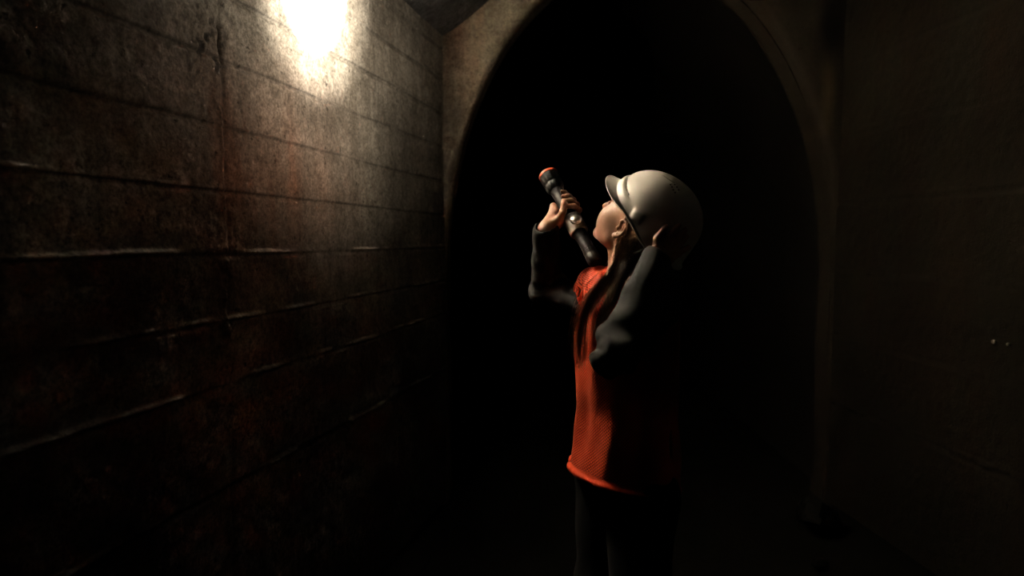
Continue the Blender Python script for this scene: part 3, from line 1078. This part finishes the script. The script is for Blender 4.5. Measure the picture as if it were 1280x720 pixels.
ves_only = [p for p in vest_prims if not p.get('sub')]
neck_only = body[:]
lockA = [H(-0.062, 0.058, 0.030), H(-0.050, 0.060, -0.030), at(783, 318, 1.885), at(778, 338, 1.855), at(770, 356, 1.835), at(758, 385, 1.80), at(748, 420, 1.79)]
lockB = [H(-0.064, 0.055, 0.020), H(-0.050, 0.058, -0.040), at(778, 326, 1.88), at(766, 346, 1.86), at(748, 364, 1.85), at(732, 388, 1.86), at(725, 420, 1.85), at(722, 455, 1.85)]
lockC = [H(-0.066, 0.046, -0.020), H(-0.064, 0.050, -0.045), at(795, 322, 1.90), at(797, 345, 1.86), at(795, 370, 1.82), at(790, 405, 1.80)]
for lock, n_, spread, rad in ((lockA, 260, 0.010, 0.00055), (lockB, 260, 0.016, 0.00055), (lockC, 240, 0.012, 0.0006)):
    for q in range(n_):
        o1 = RNG.normal(size=3) * spread; o2 = RNG.normal(size=3) * spread * 0.9
        pts = [p + o1 * (1 - j / len(lock)) * (0.8 if j > 1 else 1.0) + o2 * (j / len(lock)) + RNG.normal(size=3) * 0.0014 for j, p in enumerate(lock)]
        if q % 9 == 0: pts = pts[:-1]
        ln = strand(pts, rad)
        ln = push_out(ln, ves_only[:3], 0.004 + 0.007 * RNG.random(), 6)
        add_strand(ln, rad * RNG.uniform(0.7, 1.5))
capv, capf = grow_mesh([ell(H(-0.030, 0, 0.055), (0.092, 0.080, 0.088), RH, 0.02),
                        rc(H(-0.075, 0, 0.010), NB - TF * 0.065 + UP * 0.035, 0.058, 0.040, 0.04),
                        rc(H(-0.058, 0.046, 0.020), H(-0.056, 0.046, -0.055), 0.022, 0.016, 0.03),
                        rc(H(-0.052, -0.050, 0.020), H(-0.050, -0.050, -0.055), 0.022, 0.016, 0.03),
                        sub(ell(H(0.078, 0, -0.02), (0.080, 0.10, 0.10), RH), 0.01)], 0.005,
                       lambda P, d: d - 0.0025 * np.sin((P @ HL) * 420 + 3 * wob(P, 30, 2)))
nb0 = len(capv)
allv = np.concatenate([capv, np.array(hv_)])
allf = np.concatenate([capf, np.array(hf_) + nb0])
hair = mesh_obj('hair', allv, allf, M_hair, person, BASE)
tag(hair, 'long loose brown hair falling over the chest')

# ---------------------------------------------------------------- hard hat
hat = empty('hard_hat', tuple(GC))
tag(hat, 'white hard hat with short peak worn on the tipped-back head', 'hard hat')


def rim_u(a):
    """height of the shell's lower edge against azimuth (0 = front, pi = back)"""
    am = abs((a + pi) % (2 * pi) - pi)
    return float(np.interp(am, XS_, YS_))


# smooth the rim table once
_x = np.radians([0, 30, 54, 75, 90, 115, 140, 180])
_y = np.array([0.028, 0.019, 0.000, -0.016, -0.029, -0.060, -0.074, -0.080])
XS_ = np.linspace(0, pi, 181)
YS_ = np.interp(XS_, _x, _y)
_k = np.hanning(31); _k /= _k.sum()
YS_ = np.convolve(np.concatenate([YS_[15:0:-1], YS_, YS_[-2:-17:-1]]), _k, 'valid')

NA, NT_, NBRIM = 320, 190, 16
DOME = 0.190                                   # meridian length crown to widest line


def shell_raw(am, t):
    """point and outward normal of the plain shell in helmet axes, plus distance above the rim"""
    ca, sa = math.cos(am), math.sin(am)
    ru = rim_u(am)
    if ru >= 0:
        tot = DOME * math.acos(ru / GT) / (pi / 2)
    else:
        tot = DOME - ru
    s_ = t * tot
    if s_ < DOME:
        ph = s_ / DOME * pi / 2
        rr_, uu = math.sin(ph) ** 0.95, GT * math.cos(ph)
    else:
        q = (s_ - DOME) / 0.08
        rr_, uu = 1.0 + 0.030 * q ** 2, -(s_ - DOME)
    p = np.array([GA * ca * rr_, GB * sa * rr_, uu])
    n_ = np.array([p[0] / GA ** 2, p[1] / GB ** 2, max(uu, 0) / GT ** 2])
    n_ = n_ / np.linalg.norm(n_) if np.linalg.norm(n_) > 1e-9 else np.array([0, 0, 1.0])
    return p, n_, tot - s_, s_


def find_on_shell(u, v):
    """azimuth / height of the near-side shell point lying behind a photo position"""
    best = None
    for am in np.linspace(0.2, 3.1, 120):
        for t in np.linspace(0.03, 1, 80):
            p, n_, e, s_ = shell_raw(am, t)
            w = GC + RG.T @ p
            if (RG.T @ n_) @ (w - np.array([0, 0, CAM_H])) > 0: continue
            q = w - at(u, v, w[1])
            d = q @ q
            if best is None or d < best[0]: best = (d, am, s_, t)
    return best[1:]


sock_a, sock_s, _t = find_on_shell(797, 271)
cr0 = find_on_shell(828, 219); cr1 = find_on_shell(843, 229)
rowsV = []
for i in range(NA):
    a = 2 * pi * i / NA
    am = a if a <= pi else a - 2 * pi
    da = abs(am)
    col_ = []
    for j in range(NT_ + 1):
        t = j / NT_
        p, nrm, e, s_ = shell_raw(am, t)
        off = 0.004 * math.exp(-(p[1] / 0.030) ** 2) * math.exp(-((0.0 if e > 0.05 else (0.05 - e)) / 0.02) ** 2)
        # moulded brow band above the peak with a slot groove at each temple
        fade = math.exp(-(da / 1.22) ** 8)
        off += 0.0062 * fade / (1 + math.exp((e - 0.026) / 0.0020))
        off -= 0.0100 * math.exp(-((e - 0.0305) / 0.0020) ** 2) * math.exp(-((da - 0.78) / 0.33) ** 8)
        off -= 0.0015 * math.exp(-((e - 0.0300) / 0.0036) ** 2) * fade
        # accessory socket above the ear
        off += 0.0050 * math.exp(-((da - sock_a) / 0.13) ** 6 - ((s_ - sock_s) / 0.016) ** 6)
        # crease running back from the crown on each side
        A0 = np.array([cr0[0] * 0.1, cr0[1]]); A1 = np.array([cr1[0] * 0.1, cr1[1]]); q_ = np.array([da * 0.1, s_])
        ab = A1 - A0; hh = min(1, max(0, (q_ - A0) @ ab / (ab @ ab)))
        off -= 0.0030 * math.exp(-(np.linalg.norm(q_ - A0 - ab * hh) / 0.0022) ** 2)
        col_.append(p + nrm * off)
    edge = col_[-1]
    ca, sa = math.cos(a), math.sin(a)
    w = max(0.0, math.cos(am / 1.25 * pi / 2)) if da < 1.25 else 0.0
    w = w ** 0.75
    out = unit(np.array([ca / GA, sa / GB, 0]))
    run = 0.006 + 0.033 * w
    dirn = unit(out * (1 - 0.5 * w) + np.array([0.6 * w, 0, 0]))
    for j in range(1, NBRIM + 1):
        q = j / NBRIM
        drop = -0.003 * q - 0.012 * w * q + 0.006 * w * q * q
        col_.append(edge + dirn * run * q + np.array([0, 0, drop]))
    rowsV.append(col_)
NC = NT_ + 1 + NBRIM
SV = np.array(rowsV).reshape(-1, 3)
SVw = GC + SV @ RG
SF = []
for i in range(NA):
    i2 = (i + 1) % NA
    for j in range(NC - 1):
        if j == 0:
            SF.append((i * NC, i * NC + 1, i2 * NC + 1))
        else:
            SF.append((i * NC + j, i * NC + j + 1, i2 * NC + j + 1, i2 * NC + j))
shell = mesh_obj('shell', SVw, SF, M_helmet, hat, GC)
bmx = bmesh.new(); bmx.from_mesh(shell.data)
bmesh.ops.remove_doubles(bmx, verts=bmx.verts, dist=1e-5)
bmesh.ops.recalc_face_normals(bmx, faces=bmx.faces)
bmx.to_mesh(shell.data); bmx.free()
sol = shell.modifiers.new('thickness', 'SOLIDIFY')
sol.thickness = 0.003; sol.offset = -1


def shell_pt(am, t, lift=0.0):
    i = int(round((am % (2 * pi)) / (2 * pi) * NA)) % NA
    j = t * NT_
    j0 = int(j); f = j - j0
    p = rowsV[i][j0] * (1 - f) + rowsV[i][min(j0 + 1, NC - 1)] * f
    q1 = rowsV[(i + 2) % NA][j0]; q0 = rowsV[(i - 2) % NA][j0]
    r1 = rowsV[i][min(j0 + 2, NC - 1)]; r0 = rowsV[i][max(j0 - 2, 0)]
    n_ = unit(np.cross(q1 - q0, r1 - r0))
    if n_ @ p < 0: n_ = -n_
    return GC + RG.T @ (p + n_ * lift), RG.T @ n_


def disc_dome(name, c, n_, r, hgt, mat, parent, seg=14, long_=1.0, axis=None):
    a_ = unit(np.cross(n_, [0.2, 0.3, 0.93])) if axis is None else unit(axis - n_ * (axis @ n_))
    b_ = np.cross(n_, a_)
    V, F = [c + n_ * hgt], []
    for k, (rr_, hh) in enumerate(((0.55, 0.85), (0.9, 0.4), (1.0, -0.6))):
        for s in range(seg):
            an = 2 * pi * s / seg
            V.append(c + (a_ * math.cos(an) * long_ + b_ * math.sin(an)) * r * rr_ + n_ * hgt * hh)
    for s in range(seg):
        F.append((0, 1 + s, 1 + (s + 1) % seg))
        for k in range(2):
            F.append((1 + k * seg + s, 1 + (k + 1) * seg + s, 1 + (k + 1) * seg + (s + 1) % seg, 1 + k * seg + (s + 1) % seg))
    return mesh_obj(name, V, F, mat, parent, c)


# short slanting rows of vent holes at the rear of each side
for row in (((841, 228), (848, 237)), ((838, 231), (844, 240))):
    for k in range(4):
        f_ = k / 3
        va, vs, vt = find_on_shell(row[0][0] + (row[1][0] - row[0][0]) * f_, row[0][1] + (row[1][1] - row[0][1]) * f_)
        for sgn in (1, -1):
            c, n_ = shell_pt(sgn * va, vt, 0.0002)
            tag(disc_dome('vent_hole', c, n_, 0.0024, 0.0006, M_helmet_dark, hat, 10, 1.4, GU))
# dark inlay painted as the shade of the brow-band slot at each temple
for sgn in (1, -1):
    V, F = [], []
    n_s = 26
    for i in range(n_s + 1):
        am = 0.50 + 0.60 * i / n_s
        tot_ = shell_raw(am, 0.0)[2]
        wv_ = 0.0017 * math.sin(pi * i / n_s) ** 0.5
        c, n_ = shell_pt(sgn * am, 1 - 0.0305 / tot_, 0.0)
        c2, _n = shell_pt(sgn * am, 1 - 0.0325 / tot_, 0.0)
        dv = unit(c2 - c)
        for q_ in (-1, 1):
            V.append(c + n_ * 0.0045 + dv * wv_ * q_)
        for q_ in (-1, 1):
            V.append(c - n_ * 0.0025 + dv * wv_ * q_)
    for i in range(n_s):
        b0, b1 = 4 * i, 4 * i + 4
        F += [(b0, b0 + 1, b1 + 1, b1), (b0 + 2, b1 + 2, b1 + 3, b0 + 3), (b0, b1, b1 + 2, b0 + 2), (b0 + 1, b0 + 3, b1 + 3, b1 + 1)]
    tag(mesh_obj('brow_slot_shade', V, F, M_helmet_dark, hat, V[0]), 'dark inlay painted as shade in the slot beside the brow')
# chin strap anchored inside the lower edge and hanging loose behind the ear
sp_ = [at(808, 308, 1.820), at(804, 311.5, 1.812), at(798, 314, 1.806), at(792, 316, 1.806)]


def ribbon(name, pts, width, mat, parent, wdir):
    pts = strand(pts, 0, n=14)
    V, F = [], []
    for p in pts:
        V += [p - wdir * width / 2, p + wdir * width / 2]
    for i in range(len(pts) - 1):
        F.append((2 * i, 2 * i + 1, 2 * i + 3, 2 * i + 2))
    o = mesh_obj(name, V, F, mat, parent, pts[0])
    s_ = o.modifiers.new('thickness', 'SOLIDIFY'); s_.thickness = 0.0015
    return o


tag(ribbon('chin_strap', sp_, 0.004, M_strap, hat, unit(UP + 0.2 * GF)), 'pale webbing chin strap')
# inner suspension band round the head
V, F = [], []
NBND = 60
for i in range(NBND):
    a = 2 * pi * i / NBND
    for u_ in (-0.030, 0.004):
        V.append(H(-0.012 + 0.106 * math.cos(a), 0.088 * math.sin(a), 0.082 + u_))
for i in range(NBND):
    i2 = (i + 1) % NBND
    F.append((2 * i, 2 * i2, 2 * i2 + 1, 2 * i + 1))
hb = mesh_obj('headband', V, F, M_torch_black, hat, GC)
hb.modifiers.new('thickness', 'SOLIDIFY').thickness = 0.002

# ---------------------------------------------------------------- flashlight
torch = empty('flashlight', tuple(T_tail))
tag(torch, 'long black flashlight with grey metal middle and orange front rim, held up in one hand', 'flashlight')


def lathe(name, prof, mat, seg=48, ridges=0, amp=0.0, caps=True):
    """prof: (distance from tail, radius)."""
    V, F = [], []
    for k, (s, r) in enumerate(prof):
        for i in range(seg):
            a = 2 * pi * i / seg
            rr_ = r + (amp * (1 if math.cos(a * ridges) > 0 else 0) if ridges and r > 0.004 else 0)
            V.append(T(s, rr_ * math.cos(a), rr_ * math.sin(a)))
    for k in range(len(prof) - 1):
        for i in range(seg):
            i2 = (i + 1) % seg
            F.append((k * seg + i, k * seg + i2, (k + 1) * seg + i2, (k + 1) * seg + i))
    if caps:
        F.append(tuple(range(seg))[::-1]); F.append(tuple((len(prof) - 1) * seg + i for i in range(seg)))
    o = mesh_obj(name, V, F, mat, torch, T_tail)
    bmx = bmesh.new(); bmx.from_mesh(o.data)
    bmesh.ops.recalc_face_normals(bmx, faces=bmx.faces)
    bmx.to_mesh(o.data); bmx.free()
    m_ = o.modifiers.new('edges', 'EDGE_SPLIT'); m_.split_angle = math.radians(40)
    return o


k_ = TLEN
lathe('tail_cap', [(0, 0.012), (0.001, 0.018), (0.006, 0.0212), (0.030, 0.0212), (0.034, 0.0195), (0.037, 0.0205), (0.048, 0.0205), (0.050, 0.0185)], M_torch_black, 48, 12, 0.0008)
lathe('handle', [(0.049, 0.0190), (0.052, 0.0200), (0.060, 0.0192)] + [(0.062 + 0.004 * i, 0.0192 + (0.0008 if i % 2 else 0)) for i in range(10)] + [(0.104, 0.0215), (0.123, 0.0215)], M_torch_black)
sv = lathe('switch_barrel', [(0.122, 0.0205), (0.1225, 0.0280), (0.126, 0.0292), (0.180, 0.0292), (0.186, 0.0270), (0.190, 0.0205)], M_torch_silver)
tag(sv, 'brushed grey metal barrel')
lathe('grip', [(0.189, 0.0200), (0.194, 0.0212)] + [(0.203 + 0.005 * i, 0.0205 + (0.0007 if i % 2 else 0)) for i in range(15)] + [(0.280, 0.0205), (0.300, 0.0215), (0.305, 0.0225)], M_torch_black)
hd = lathe('head', [(0.304, 0.0225), (0.312, 0.0270), (0.326, 0.0292), (0.330, 0.0278), (0.334, 0.0278), (0.337, 0.0300), (k_ - 0.010, 0.0305)], M_torch_black, 60, 10, 0.0012)
rm = lathe('bezel_rim', [(k_ - 0.0105, 0.0300), (k_ - 0.009, 0.0322), (k_ - 0.0015, 0.0322), (k_, 0.0310), (k_, 0.0270), (k_ - 0.004, 0.0262)], M_orange_rim, 60, caps=False)
tag(rm, 'orange plastic front rim')
ln_ = lathe('lens', [(k_ - 0.0045, 0.0262), (k_ - 0.0040, 0.0262)], M_lens, 48)
# push button on the barrel, facing up towards the thumb
ba_ = unit(E2 * 0.95 + E1 * 0.32)
bc = T_tail + TA * 0.153 + ba_ * 0.0288


def stud(name, prof, c, ax_, mat, parent, seg=32):
    a_ = unit(np.cross(ax_, TA)); b_ = np.cross(ax_, a_)
    V, F = [], []
    for h_, r in prof:
        for i in range(seg):
            an = 2 * pi * i / seg
            V.append(c + ax_ * h_ + (a_ * math.cos(an) + b_ * math.sin(an)) * r)
    for k in range(len(prof) - 1):
        for i in range(seg):
            i2 = (i + 1) % seg
            F.append((k * seg + i, k * seg + i2, (k + 1) * seg + i2, (k + 1) * seg + i))
    F.append(tuple((len(prof) - 1) * seg + i for i in range(seg)))
    o = mesh_obj(name, V, F, mat, parent, c)
    o.modifiers.new('edges', 'EDGE_SPLIT').split_angle = math.radians(35)
    return o


bt_ = stud('switch_button', [(-0.004, 0.0172), (0.0025, 0.0172), (0.0038, 0.0160), (0.0028, 0.0142), (0.0027, 0.0136), (0.0048, 0.0118), (0.0066, 0.0085), (0.0076, 0.0045), (0.0079, 0.0005)], bc, ba_, M_button, torch)
tag(bt_, 'round polished metal switch button')

# ---------------------------------------------------------------- rubble on the ground, bolts in the wall


def stone(name, loc, size, seed, label, group=None):
    r = np.random.default_rng(seed)
    bm = bmesh.new()
    bmesh.ops.create_icosphere(bm, subdivisions=3, radius=1)
    sx, sy, sz = size * r.uniform(0.7, 1.2), size * r.uniform(0.7, 1.2), size * r.uniform(0.45, 0.8)
    cuts = [(unit(r.normal(size=3)), r.uniform(0.55, 0.85)) for _ in range(9)]
    for v in bm.verts:
        p = np.array(v.co)
        for n_, d in cuts:
            e = p @ n_ - d
            if e > 0: p = p - n_ * e
        p = p * (1 + 0.05 * math.sin(p[0] * 7 + seed) * math.sin(p[1] * 9) + 0.03 * math.sin(p[2] * 15 + seed))
        v.co = (p[0] * sx, p[1] * sy, p[2] * sz)
    zmin = min(v.co.z for v in bm.verts)
    for v in bm.verts: v.co.z -= zmin
    me = bpy.data.meshes.new(name)
    bm.to_mesh(me); bm.free()
    me.materials.append(M_stone)
    o = bpy.data.objects.new(name, me)
    o.location = loc; o.rotation_euler = (0, 0, r.uniform(0, 6))
    COL.objects.link(o)
    tag(o, label, 'stone', group)
    return o


stone('rubble_stone', (1.58, 3.45, -0.012), 0.15, 6, 'large dark stone on the ground at the right foot of the tunnel arch')
stone('rubble_stone', (1.42, 3.05, -0.012), 0.035, 7, 'small stone on the dark ground between the person and the right wall')

# bright bolt head low on the right wall
yb = 2.687
bp = at(1250, 427, yb)
for k, (du, lab) in enumerate(((0.0, 'left one of two tiny pale bolt heads on the right wall'), (0.06, 'right one of two tiny pale bolt heads on the right wall'))):
    p = np.array(wr(yb - du * 1.2)); p[2] = bp[2]
    nrm = unit(np.array([-WRD[1], WRD[0], 0.0]))
    c = p + nrm * 0.006
    V, F = [], []
    a_, b2_ = UP, np.cross(nrm, UP)
    prof = ((-0.03, 0.009), (0.000, 0.009), (0.001, 0.015), (0.008, 0.015), (0.011, 0.011), (0.012, 0.001))
    for h_, r_ in prof:
        for i in range(6):
            an = 2 * pi * i / 6
            V.append(c + nrm * h_ + (a_ * math.cos(an) + b2_ * math.sin(an)) * r_ * (0.5 if k else 0.62))
    for q in range(len(prof) - 1):
        for i in range(6):
            i2 = (i + 1) % 6
            F.append((q * 6 + i, q * 6 + i2, (q + 1) * 6 + i2, (q + 1) * 6 + i))
    tag(mesh_obj('wall_bolt', V, F, M_metal, None, c, smooth=False), lab, 'bolt', 'bolt heads in the right wall')

# ---------------------------------------------------------------- light
world = bpy.data.worlds.new('world')
sc.world = world
world.use_nodes = True
world.node_tree.nodes['Background'].inputs[0].default_value = (0.5, 0.6, 0.8, 1)
world.node_tree.nodes['Background'].inputs[1].default_value = 0.0

lens_c = T_tail + TA * (TLEN + 0.012)
target = at(395, -36, 2.46)


def spot(name, energy, angle, blend, col, tgt, radius=0.02):
    ld = bpy.data.lights.new(name, 'SPOT')
    ld.energy = energy; ld.spot_size = math.radians(angle); ld.spot_blend = blend
    ld.color = col; ld.shadow_soft_size = radius
    o = bpy.data.objects.new(name, ld)
    o.location = tuple(lens_c)
    o.rotation_euler = (Vector(tgt) - Vector(lens_c)).to_track_quat('-Z', 'Y').to_euler()
    COL.objects.link(o)
    return o


spot('torch_beam', 42000, 27, 1.0, (1.0, 0.93, 0.84), target)
spot('torch_corona', 300, 48, 1.0, (1.0, 0.92, 0.82), at(400, -15, 2.48))
spot('torch_halo', 25, 92, 1.0, (1.0, 0.89, 0.76), at(425, 0, 2.55))
spot('torch_spill', 14, 132, 1.0, (1.0, 0.86, 0.70), at(445, -10, 2.55))
spot('torch_stray', 2, 172, 1.0, (1.0, 0.84, 0.66), at(450, 20, 2.55))

# ---------------------------------------------------------------- render look
sc.view_settings.view_transform = 'Standard'
sc.view_settings.look = 'None'
sc.view_settings.exposure = 0.0
sc.cycles.use_denoising = True
sc.cycles.sample_clamp_indirect = 0
sc.cycles.sample_clamp_direct = 0
sc.cycles.max_bounces = 6
sc.cycles.diffuse_bounces = 5
